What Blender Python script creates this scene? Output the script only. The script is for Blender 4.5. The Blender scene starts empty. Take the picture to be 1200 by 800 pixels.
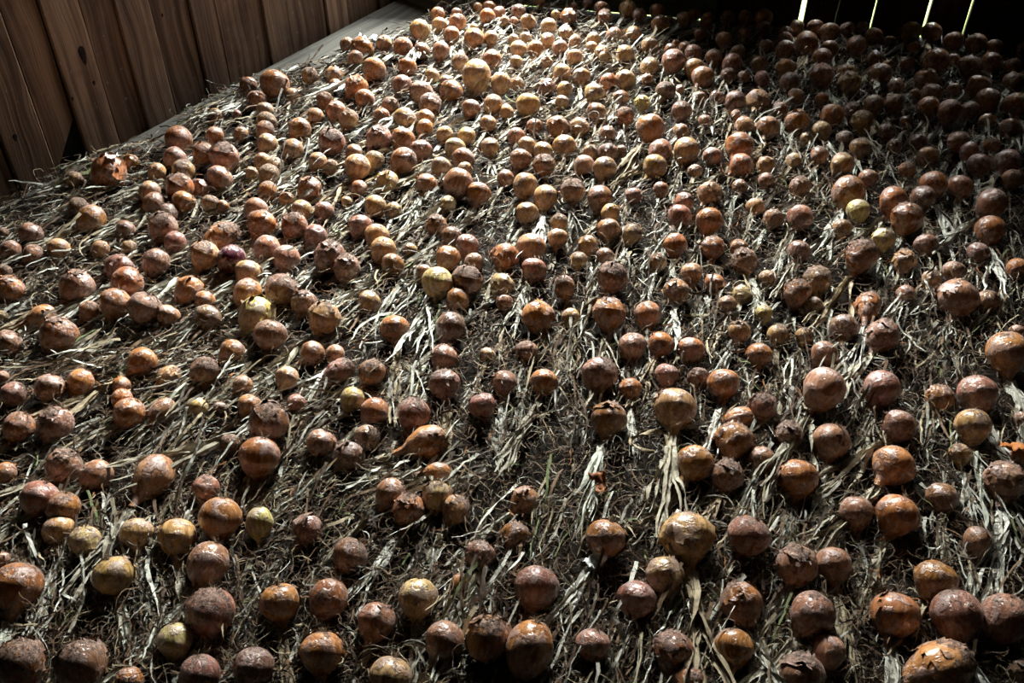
import bpy, bmesh, math, random
import numpy as np
from mathutils import Vector, Matrix, noise

random.seed(7)
rng = np.random.default_rng(7)
S = bpy.context.scene
COL = S.collection
PI = math.pi

# ------------------------------------------------------------------ camera
F_PX, H_CAM, PITCH = 1100.0, 1.35, math.radians(40.2)
cam_d = bpy.data.cameras.new('camera')
cam_d.sensor_width = 36.0
cam_d.lens = 36.0 * F_PX / 1200.0
cam_d.clip_start = 0.02
cam = bpy.data.objects.new('camera', cam_d)
cam.location = (0, 0, H_CAM)
cam.rotation_euler = (PI / 2 - PITCH, 0, 0)
COL.objects.link(cam)
S.camera = cam

FWD = Vector((0, math.cos(PITCH), -math.sin(PITCH)))
UPV = Vector((0, math.sin(PITCH), math.cos(PITCH)))
CAM = Vector((0, 0, H_CAM))


def ray(px, py):
    px, py = float(px), float(py)
    return F_PX * FWD + (px - 600.0) * Vector((1, 0, 0)) + (400.0 - py) * UPV


def at(px, py, z=0.0):
    """the point at height z that the photograph shows at this pixel"""
    d = ray(px, py)
    return CAM + d * ((z - H_CAM) / d.z)


def on_wall(px, py, p0, n):
    d = ray(px, py)
    return CAM + d * ((p0 - CAM).dot(n) / d.dot(n))


# ------------------------------------------------------------------ view, sky, light
S.view_settings.view_transform = 'Standard'
S.view_settings.look = 'None'
S.view_settings.gamma = 1.0
S.view_settings.use_curve_mapping = False
S.view_settings.exposure = 0.0
S.cycles.use_denoising = True
S.cycles.max_bounces = 5
S.cycles.diffuse_bounces = 2
S.cycles.glossy_bounces = 2
S.cycles.sample_clamp_indirect = 4.0

W = bpy.data.worlds.new('overcast_sky')
S.world = W
W.use_nodes = True
W.node_tree.nodes['Background'].inputs[0].default_value = (0.88, 0.95, 1.0, 1)
W.node_tree.nodes['Background'].inputs[1].default_value = 6.0

FLOOR_Z = -0.03
# the plank wall meets the floor along this line, the back wall along the other
WA, WB = at(110, 185, FLOOR_Z), at(450, 7, FLOOR_Z)
WU = (WB - WA).normalized()                       # along the plank wall, away from the camera
WN = Vector((WU.y, -WU.x, 0)).normalized()        # into the room
BA, BB = at(690, 6, FLOOR_Z), at(1180, 44, FLOOR_Z)
BU = (BB - BA).normalized()                       # along the back wall, away from the plank wall
BN = Vector((BU.y, -BU.x, 0)).normalized()        # into the room (towards the camera)
if BN.y > 0:
    BN = -BN

OPEN_S0 = (at(474, -8, FLOOR_Z) - BA).dot(BU)     # the open doorway in the back wall
OPEN_S1 = (at(690, 6, FLOOR_Z) - BA).dot(BU)
HATCH_S1 = (at(835, 17, FLOOR_Z) - BA).dot(BU)
OPEN_Z0, OPEN_Z1 = 4.9, 7.5                     # how high the daylight stands outside it
mid = BA + BU * ((OPEN_S0 + OPEN_S1) / 2)
lamp_d = bpy.data.lights.new('hatch_daylight', 'AREA')
lamp_d.shape = 'RECTANGLE'
lamp_d.size = 7.5
lamp_d.size_y = OPEN_Z1 - OPEN_Z0
lamp_d.energy = 22500.0
lamp_d.color = (0.93, 1.0, 0.98)
lamp = bpy.data.objects.new('hatch_daylight', lamp_d)
lamp.location = Vector((0.1, 10.0, (OPEN_Z0 + OPEN_Z1) / 2))
lamp.rotation_euler = (Vector((0.1, 2.2, 0)) - lamp.location).to_track_quat('-Z', 'Y').to_euler()
COL.objects.link(lamp)


# ------------------------------------------------------------------ node helpers
class NT:
    def __init__(self, name):
        self.m = bpy.data.materials.new(name)
        self.m.use_nodes = True
        self.t = self.m.node_tree
        self.b = self.t.nodes['Principled BSDF']

    def n(self, typ, **kw):
        nd = self.t.nodes.new(typ)
        for k, v in kw.items():
            setattr(nd, k, v)
        return nd

    def l(self, a, b):
        self.t.links.new(a, b)

    def val(self, sock, v):
        if hasattr(v, 'is_output'):
            self.l(v, sock)
        else:
            sock.default_value = v

    def math(self, op, a, b=0.0, c=0.0, clamp=False):
        nd = self.n('ShaderNodeMath', operation=op, use_clamp=clamp)
        for i, v in enumerate((a, b, c)):
            self.val(nd.inputs[i], v)
        return nd.outputs[0]

    def mix(self, fac, a, b, blend='MIX'):
        nd = self.n('ShaderNodeMix', data_type='RGBA', blend_type=blend)
        self.val(nd.inputs[0], fac)
        for i, v in ((6, a), (7, b)):
            if isinstance(v, tuple) and len(v) == 3:
                v = v + (1,)
            self.val(nd.inputs[i], v)
        return nd.outputs[2]

    def ramp(self, x, lo, hi):
        nd = self.n('ShaderNodeMapRange', interpolation_type='SMOOTHSTEP')
        self.val(nd.inputs[0], x)
        self.val(nd.inputs[1], lo)
        self.val(nd.inputs[2], hi)
        return nd.outputs[0]

    def noise(self, vec, scale, detail=3.0, rough=0.55, w=None):
        nd = self.n('ShaderNodeTexNoise', noise_dimensions='4D' if w is not None else '3D')
        self.val(nd.inputs['Vector'], vec)
        nd.inputs['Scale'].default_value = scale
        nd.inputs['Detail'].default_value = detail
        nd.inputs['Roughness'].default_value = rough
        if w is not None:
            self.val(nd.inputs['W'], w)
        return nd.outputs[0]

    def vscale(self, vec, s):
        nd = self.n('ShaderNodeVectorMath', operation='MULTIPLY')
        self.l(vec, nd.inputs[0])
        nd.inputs[1].default_value = s
        return nd.outputs[0]

    def bump(self, h, strength, dist):
        nd = self.n('ShaderNodeBump')
        nd.inputs['Strength'].default_value = strength
        nd.inputs['Distance'].default_value = dist
        self.l(h, nd.inputs['Height'])
        self.l(nd.outputs[0], self.b.inputs['Normal'])


def tint_source(N, massed):
    """colour and per-thing random number: from the object, or from the mesh where many are joined"""
    if massed:
        a = N.n('ShaderNodeAttribute', attribute_name='tint')
        return a.outputs['Color'], a.outputs['Alpha']
    o = N.n('ShaderNodeObjectInfo')
    return o.outputs['Color'], o.outputs['Random']


def skin_material(name, massed=False):
    N = NT(name)
    col, rnd = tint_source(N, massed)
    if massed:
        dirt = N.math('FRACT', N.math('MULTIPLY', rnd, 7.31))
    else:
        dirt = N.n('ShaderNodeObjectInfo').outputs['Alpha']
    at_ = N.n('ShaderNodeAttribute', attribute_name='skin_co')
    p = at_.outputs['Vector']
    sep = N.n('ShaderNodeSeparateXYZ')
    N.l(p, sep.inputs[0])
    w = N.math('MULTIPLY', rnd, 40.0)
    streak = N.noise(N.vscale(p, (1, 1, 0.10)), 5.0, 3, 0.6, w)
    veins = N.noise(N.vscale(p, (1, 1, 0.05)), 16.0, 2, 0.5, w)
    blotch = N.noise(p, 1.5, 4, 0.6, w)
    fine = N.noise(p, 3.6, 6, 0.72, w)
    c = N.mix(N.ramp(streak, 0.35, 0.68), N.mix(1.0, col, (0.50, 0.42, 0.38), 'MULTIPLY'), col)
    c = N.mix(N.math('MULTIPLY', N.ramp(streak, 0.58, 0.75), 0.45), c, N.mix(0.6, col, (0.62, 0.40, 0.20)))
    c = N.mix(N.math('MULTIPLY', N.ramp(veins, 0.55, 0.66), 0.4), c, (0.13, 0.055, 0.03))
    # dull purplish dead skin in patches
    dead = N.math('MULTIPLY', N.ramp(blotch, 0.48, 0.57), 0.68)
    c = N.mix(dead, c, N.mix(N.ramp(fine, 0.38, 0.62), (0.085, 0.045, 0.04), (0.44, 0.30, 0.255)))
    # pale papery flecks where the skin flakes
    fl_ = N.math('MULTIPLY', N.ramp(N.noise(N.vscale(p, (1, 1, 0.55)), 4.2, 5, 0.75, N.math('ADD', w, 9.0)), 0.56, 0.62), 0.55)
    c = N.mix(fl_, c, (0.60, 0.40, 0.28))
    # earth caked round the root end
    e = N.math('ADD', N.math('MULTIPLY', sep.outputs['Z'], -0.55), N.math('MULTIPLY', N.math('SUBTRACT', fine, 0.5), 2.6))
    e = N.math('ADD', e, N.math('MULTIPLY', N.math('SUBTRACT', dirt, 0.5), 0.75))
    earth = N.math('MULTIPLY', N.ramp(e, 0.44, 0.54), 0.88)
    fine2 = N.noise(p, 6.5, 5, 0.75, w)
    c = N.mix(earth, c, N.mix(N.ramp(fine2, 0.4, 0.65), (0.03, 0.02, 0.016), (0.30, 0.20, 0.155)))
    N.l(c, N.b.inputs['Base Color'])
    r = N.math('ADD', 0.27, N.math('MULTIPLY', N.math('MAXIMUM', earth, N.math('MULTIPLY', dead, 0.5)), 0.45))
    N.l(r, N.b.inputs['Roughness'])
    N.l(N.math('MULTIPLY', N.math('SUBTRACT', 1.0, earth), 0.5), N.b.inputs['Specular IOR Level'])
    h = N.math('ADD', N.math('MULTIPLY', veins, 0.35), N.math('MULTIPLY', N.math('ADD', earth, dead), N.math('ADD', fine, fine2)))
    N.bump(h, 0.42, 0.004)
    return N.m


def leaf_material(name, massed=False):
    N = NT(name)
    col, rnd = tint_source(N, massed)
    p = N.n('ShaderNodeNewGeometry').outputs['Position']
    uv = N.n('ShaderNodeUVMap', uv_map='leaf_uv').outputs[0]
    fib = N.noise(N.vscale(uv, (9.0, 1.2, 1)), 3.0, 3, 0.6)
    blot = N.noise(p, 38.0, 4, 0.6)
    c = N.mix(N.ramp(fib, 0.35, 0.65), N.mix(1.0, col, (0.55, 0.5, 0.45), 'MULTIPLY'), col)
    c = N.mix(N.math('MULTIPLY', N.ramp(blot, 0.52, 0.66), 0.75), c, (0.10, 0.065, 0.04))
    N.l(c, N.b.inputs['Base Color'])
    N.b.inputs['Roughness'].default_value = 0.55
    N.b.inputs['Specular IOR Level'].default_value = 0.12
    N.bump(fib, 0.6, 0.002)
    return N.m


def plain_material(name, col, rough=0.8, var=0.4, scale=30):
    N = NT(name)
    p = N.n('ShaderNodeTexCoord').outputs['Object']
    k = N.noise(p, scale, 4, 0.65)
    N.l(N.mix(N.ramp(k, 0.3, 0.7), tuple(v * (1 - var) for v in col), tuple(min(1, v * (1 + var)) for v in col)), N.b.inputs['Base Color'])
    N.b.inputs['Roughness'].default_value = rough
    N.b.inputs['Specular IOR Level'].default_value = 0.08
    N.bump(k, 0.5, 0.005)
    return N.m


def wood_material(name, dark, light, rough=0.72):
    """boards whose local z runs along the grain"""
    N = NT(name)
    oi = N.n('ShaderNodeObjectInfo')
    w = N.math('MULTIPLY', oi.outputs['Random'], 50.0)
    p = N.n('ShaderNodeTexCoord').outputs['Object']
    warp = N.noise(N.vscale(p, (3, 3, 1.2)), 2.0, 2, 0.5, w)
    add = N.n('ShaderNodeVectorMath', operation='ADD')
    N.l(p, add.inputs[0])
    cmb = N.n('ShaderNodeCombineXYZ')
    N.l(N.math('MULTIPLY', warp, 0.08), cmb.inputs[0])
    N.l(cmb.outputs[0], add.inputs[1])
    q = add.outputs[0]
    rings = N.noise(N.vscale(q, (42, 42, 1.1)), 1.0, 3, 0.5, w)
    fibre = N.noise(N.vscale(q, (230, 230, 4)), 1.0, 3, 0.6, w)
    stain = N.noise(p, 3.2, 4, 0.65, w)
    speck = N.noise(p, 60, 3, 0.7, w)
    c = N.mix(N.ramp(rings, 0.32, 0.66), dark, light)
    c = N.mix(N.math('MULTIPLY', N.ramp(fibre, 0.5, 0.7), 0.35), c, tuple(v * 0.35 for v in dark))
    c = N.mix(N.math('MULTIPLY', N.ramp(stain, 0.5, 0.7), 0.55), c, tuple(v * 0.45 for v in dark))
    c = N.mix(N.math('MULTIPLY', N.ramp(speck, 0.62, 0.75), 0.35), c, (0.42, 0.38, 0.34))
    tone = N.math('ADD', 0.72, N.math('MULTIPLY', oi.outputs['Random'], 0.55))
    gray = N.n('ShaderNodeCombineColor')
    for i in range(3):
        N.l(tone, gray.inputs[i])
    N.l(N.mix(1.0, c, gray.outputs[0], 'MULTIPLY'), N.b.inputs['Base Color'])
    N.b.inputs['Roughness'].default_value = rough
    N.b.inputs['Specular IOR Level'].default_value = 0.12
    N.bump(N.math('ADD', rings, fibre), 0.5, 0.004)
    return N.m


M_SKIN, M_SKIN_MASS = skin_material('onion_skin'), skin_material('onion_skin_massed', True)
M_LEAF, M_LEAF_MASS = leaf_material('dry_leaf'), leaf_material('dry_leaf_massed', True)
M_ROOT = plain_material('dry_root', (0.20, 0.14, 0.09), 0.8)
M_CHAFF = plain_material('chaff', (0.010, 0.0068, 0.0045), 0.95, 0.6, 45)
M_WALL = wood_material('weathered_board', (0.075, 0.041, 0.026), (0.225, 0.138, 0.088))
M_BACK = wood_material('dark_board', (0.040, 0.026, 0.018), (0.075, 0.05, 0.034), 0.85)
M_GREEN = wood_material('green_board', (0.11, 0.14, 0.085), (0.19, 0.23, 0.14), 0.8)
M_FLOOR = wood_material('floor_board', (0.075, 0.068, 0.056), (0.155, 0.142, 0.12), 0.75)
M_TIMBER = wood_material('grey_timber', (0.05, 0.04, 0.03), (0.11, 0.09, 0.07))
M_BLACK = plain_material('dark_backing', (0.012, 0.010, 0.009), 0.95)
M_KNOT = plain_material('knot', (0.018, 0.012, 0.010), 0.7)
M_LAWN = plain_material('lawn', (0.20, 0.34, 0.06), 0.9, 0.5, 6)


# ------------------------------------------------------------------ mesh helpers
def link(name, me, mat=None, parent=None):
    if mat is not None and not me.materials:
        me.materials.append(mat)
    o = bpy.data.objects.new(name, me)
    COL.objects.link(o)
    if parent is not None:
        o.parent = parent
    return o


def tag(o, label=None, cat=None, group=None, kind=None):
    for k, v in (('label', label), ('category', cat), ('group', group), ('kind', kind)):
        if v:
            o[k] = v
    return o


def mesh_from(verts, faces, name='m', smooth=False):
    me = bpy.data.meshes.new(name)
    me.from_pydata([tuple(v) for v in verts], [], faces)
    if smooth:
        me.polygons.foreach_set('use_smooth', [True] * len(me.polygons))
    me.update()
    return me


def quads_mesh(V, Q, name, smooth=True, uv=None, tint=None, co=None, mat_idx=None):
    """a mesh from numpy arrays: V n x 3, Q m x 4"""
    me = bpy.data.meshes.new(name)
    n, m = len(V), len(Q)
    me.vertices.add(n)
    me.vertices.foreach_set('co', np.ascontiguousarray(V, np.float32).ravel())
    me.loops.add(m * 4)
    me.loops.foreach_set('vertex_index', np.ascontiguousarray(Q, np.int32).ravel())
    me.polygons.add(m)
    me.polygons.foreach_set('loop_start', np.arange(0, m * 4, 4, dtype=np.int32))
    me.polygons.foreach_set('use_smooth', np.full(m, smooth))
    if mat_idx is not None:
        me.polygons.foreach_set('material_index', np.ascontiguousarray(mat_idx, np.int32))
    me.update(calc_edges=True)
    if uv is not None:
        lay = me.uv_layers.new(name='leaf_uv')
        lay.data.foreach_set('uv', np.ascontiguousarray(uv[Q.ravel()], np.float32).ravel())
    if tint is not None:
        a = me.attributes.new('tint', 'FLOAT_COLOR', 'POINT')
        a.data.foreach_set('color', np.ascontiguousarray(tint, np.float32).ravel())
    if co is not None:
        a = me.attributes.new('skin_co', 'FLOAT_VECTOR', 'POINT')
        a.data.foreach_set('vector', np.ascontiguousarray(co, np.float32).ravel())
    return me


def box_mesh(w, t, h, wob=0.0, nseg=6, seed=0):
    """a board: x width, y thickness, z length from 0; edges wander a little and are chamfered"""
    r = random.Random(seed)
    rows, ch = [], min(0.004, t * 0.25)
    for i in range(nseg + 1):
        z = h * i / nseg
        a, b = -w / 2 + r.uniform(-wob, wob), w / 2 + r.uniform(-wob, wob)
        rows.append([(a, 0, z), (b, 0, z), (b, t - ch, z), (b - ch, t, z), (a + ch, t, z), (a, t - ch, z)])
    V = [p for row in rows for p in row]
    Fc = []
    for i in range(nseg):
        for k in range(6):
            a, b = i * 6 + k, i * 6 + (k + 1) % 6
            Fc.append((a, b, b + 6, a + 6))
    Fc.append(tuple(reversed(range(6))))
    Fc.append(tuple(nseg * 6 + k for k in range(6)))
    return mesh_from(V, Fc, 'board')


def frame_matrix(x, y, z, o):
    return Matrix(((x.x, y.x, z.x, o.x), (x.y, y.y, z.y, o.y), (x.z, y.z, z.z, o.z), (0, 0, 0, 1)))


Z = Vector((0, 0, 1))

# ------------------------------------------------------------------ the setting
# outside ground, seen only as slivers between the back boards
lawn = link('ground', mesh_from([(-12, 2.5, -0.5), (14, 2.5, -0.5), (14, 30, -0.5), (-12, 30, -0.5)], [(0, 1, 2, 3)]), M_LAWN)
tag(lawn, 'sunlit green ground outside, glimpsed through board gaps', kind='structure')


def slab(name, p0, p1, n, z0, z1, t, mat):
    """a solid wall from p0 to p1 whose room face is there and whose body lies behind it"""
    q0, q1 = p0 - n * t, p1 - n * t
    V = []
    for zz in (z0, z1):
        V += [(p.x, p.y, zz) for p in (p0, p1, q1, q0)]
    o = link(name, mesh_from(V, [(0, 1, 5, 4), (1, 2, 6, 5), (2, 3, 7, 6), (3, 0, 4, 7), (3, 2, 1, 0), (4, 5, 6, 7)]), mat)
    tag(o, kind='structure')
    return o


H_ROOM = 3.0
corner = None
# where plank wall and back wall meet
den = WU.x * BU.y - WU.y * BU.x
sW = ((BA.x - WA.x) * BU.y - (BA.y - WA.y) * BU.x) / den
corner = WA + WU * sW
wall_near = WA - WU * 2.9
back_far = BA + BU * 3.1
right_near = back_far + WU * -0.0 + Vector((0.25, -5.2, 0))

wl = slab('wall_left', wall_near, corner + WU * 0.3, WN, FLOOR_Z - 0.05, H_ROOM, 0.05, M_BLACK)
wl.location = -WN * 0.03
tag(wl, 'weathered brown vertical plank wall beside the drying onions')
wr = slab('wall_right', right_near, back_far, Vector((-1, 0.05, 0)).normalized(), FLOOR_Z - 0.05, H_ROOM, 0.06, M_BACK)
tag(wr, 'dark board wall on the far side of the loft')
wf = slab('wall_front', wall_near + Vector((-0.3, 0, 0)), right_near + Vector((0.3, 0, 0)), Vector((0, 1, 0)), FLOOR_Z - 0.05, H_ROOM, 0.06, M_BACK)
tag(wf, 'dark board wall behind the viewer')
fl = link('floor', mesh_from([(-4, -2.4, -0.06), (5, -2.4, -0.06), tuple(BA + BU * 4.6 + Vector((0, 0.02, -0.03))), tuple(BA - BU * 4.4 + Vector((0, 0.02, -0.03)))], [(0, 1, 2, 3)]), M_BLACK)
tag(fl, 'worn grey board floor under the onions', kind='structure')
ce = link('ceiling', mesh_from([(-4, -2.4, H_ROOM), (5, -2.4, H_ROOM), (5, 4.2, H_ROOM), (-4, 4.2, H_ROOM)], [(3, 2, 1, 0)]), M_BACK)
tag(ce, 'dark boarded loft ceiling', kind='structure')

# planks of the left wall: board edges read along the wall
edge_px = [(72, 200), (110, 185), (149, 175), (178, 148), (212, 128), (250, 108), (277, 100),
           (324, 74), (350, 58), (391, 37), (415, 26), (449, 8)]
ss = sorted((on_wall(x, y, WA, WN) - WA).dot(WU) for x, y in edge_px)
lo = ss[0]
while lo > -2.6:
    lo -= random.uniform(0.11, 0.16)
    ss.insert(0, lo)
hi = ss[-1]
while hi < sW - 0.05:
    hi += random.uniform(0.10, 0.14)
    ss.append(min(hi, sW))
s_knot = {}
for i in range(len(ss) - 1):
    s0, s1 = ss[i], ss[i + 1]
    wd = s1 - s0
    if wd < 0.01:
        continue
    out = [0.0, 0.007, 0.003, 0.010][i % 4]
    me = box_mesh(wd - 0.0025, 0.025, H_ROOM + 0.02, 0.0022, 9, 100 + i)
    broken = abs(s1 - (on_wall(110, 185, WA, WN) - WA).dot(WU)) < 0.01
    if broken:                                   # the lower corner of this board is split off
        for v in me.vertices:
            if v.co.z < 0.01 and v.co.x > 0:
                v.co.z += 0.12
                v.co.x -= 0.004
    o = link('plank', me, M_WALL, wl)
    base = WA + WU * ((s0 + s1) / 2) + WN * (-0.024 + out)
    o.matrix_parent_inverse = wl.matrix_world.inverted()
    o.matrix_basis = frame_matrix(WU, WN, Z, Vector((base.x, base.y, FLOOR_Z - 0.02))) if not broken else frame_matrix(WU, WN, Z, Vector((base.x, base.y, FLOOR_Z - 0.002)))
    s_knot[(s0, s1)] = (o, out)


def knot(px, py, rx, rz):
    p = on_wall(px, py, WA, WN)
    s = (p - WA).dot(WU)
    for (s0, s1), (pl, out) in s_knot.items():
        if s0 <= s < s1:
            V = [(0, 0.0016, 0)]
            for k in range(14):
                a = 2 * PI * k / 14
                q = 1 + 0.12 * math.sin(3 * a)
                V.append((rx * q * math.cos(a), 0.0, rz * q * math.sin(a)))
            Fc = [(0, 1 + (k + 1) % 14, 1 + k) for k in range(14)]
            ko = link('knot', mesh_from(V, Fc, 'knot', True), M_KNOT, pl)
            ko.location = (s - (s0 + s1) / 2, 0.0253, p.z - FLOOR_Z + 0.02)
            return


bpy.context.view_layer.update()
for kk in ((103, 66, 0.011, 0.028), (23, 163, 0.007, 0.011), (116, 99, 0.005, 0.007), (91, 118, 0.004, 0.006), (198, 20, 0.004, 0.006)):
    knot(*kk)

# back wall: dark upright boards with daylight between them, a low greenish board under the hatch
wb = slab('wall_back', BA + BU * (OPEN_S0 - 2.4), BA + BU * OPEN_S0, BN, FLOOR_Z - 0.05, H_ROOM, 0.05, M_BACK)
tag(wb, 'dark upright board wall with daylight between its boards')
gap_px = [(941, 12), (982.5, 8), (1024, 18), (1085, 24), (1132, 29)]
gs = [(on_wall(x, y, BA, BN) - BA).dot(BU) for x, y in gap_px]
gw = [0.019, 0.002, 0.006, 0.011, 0.007]
edges = [HATCH_S1 + 0.01] + gs
while edges[-1] < 3.1:
    edges.append(edges[-1] + random.uniform(0.17, 0.22))
    gw.append(0.0)
gw = [0.0] + gw
for i in range(len(edges) - 1):
    a = edges[i] + gw[i] / 2
    b = edges[i + 1] - (gw[i + 1] / 2 if i + 1 < len(gw) else 0)
    o = link('board', box_mesh(b - a, 0.028, H_ROOM + 0.06, 0.0012, 12, 300 + i), M_BACK, wb)
    c = BA + BU * ((a + b) / 2) - BN * 0.028
    o.matrix_basis = frame_matrix(-BU, BN, Z, Vector((c.x, c.y, FLOOR_Z - 0.04)))


def flat_board(name, s0, s1, z0, z1, off, mat, parent, seed):
    o = link(name, box_mesh(z1 - z0, 0.03, s1 - s0, 0.002, 10, seed), mat, parent)
    c = BA + BU * s0 + BN * off
    o.matrix_basis = frame_matrix(Z, BN, BU, Vector((c.x, c.y, (z0 + z1) / 2)))
    return o


for k in range(13):
    flat_board('board', OPEN_S1, HATCH_S1 + 0.012, -0.05 + k * 0.25, -0.05 + k * 0.25 + 0.244, -0.022 - 0.004 * (k % 2), M_GREEN, wb, 41 + k)
for k in range(2):                               # unseen low boards added across the doorway to shade the floor inside it
    flat_board('shade_board', OPEN_S0 - 0.1, OPEN_S1 - 0.003, -0.05 + k * 0.18, -0.05 + k * 0.18 + 0.176, -0.022 - 0.004 * k, M_GREEN, wb, 71 + k)
flat_board('shade_lintel', OPEN_S0 - 0.1, OPEN_S1 + 0.01, 2.15, H_ROOM + 0.02, -0.024, M_BACK, wb, 43)  # unseen lintel, set this low to cut daylight off the front rows

# floor boards beside the plank wall, running along it
joint = (at(489, 33, FLOOR_Z) - WA).dot(WU)
row_edges = [0.0, 0.235, 0.44]
for r in range(2):
    cuts = [-2.9, joint if r == 0 else joint - 0.62 * r, sW + 0.1]
    for k in range(2):
        L = cuts[k + 1] - cuts[k] - 0.004
        wd = row_edges[r + 1] - row_edges[r] - 0.004
        o = link('floor_plank', box_mesh(wd, 0.028, L, 0.001, 6, 500 + r * 2 + k), M_FLOOR, fl)
        c = WA + WU * cuts[k] + WN * (row_edges[r] + wd / 2)
        o.matrix_basis = frame_matrix(-WN, Z, WU, Vector((c.x, c.y, FLOOR_Z - 0.028 - 0.001 * k)))

# a squared timber lying on the floor by the hatch
ta, tb = at(462, -4, FLOOR_Z), at(516, 17, FLOOR_Z)
td = (tb - ta).normalized()
tn = Vector((-td.y, td.x, 0))
o = link('timber', box_mesh(0.075, 0.085, (tb - ta).length + 0.05, 0.002, 6, 77), M_TIMBER)
c = ta + tn * 0.037 - td * 0.03
o.matrix_world = frame_matrix(-tn, Z, td, Vector((c.x, c.y, FLOOR_Z)))
tag(o, 'squared grey timber lying on the floor boards at the corner', 'timber')

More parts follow.
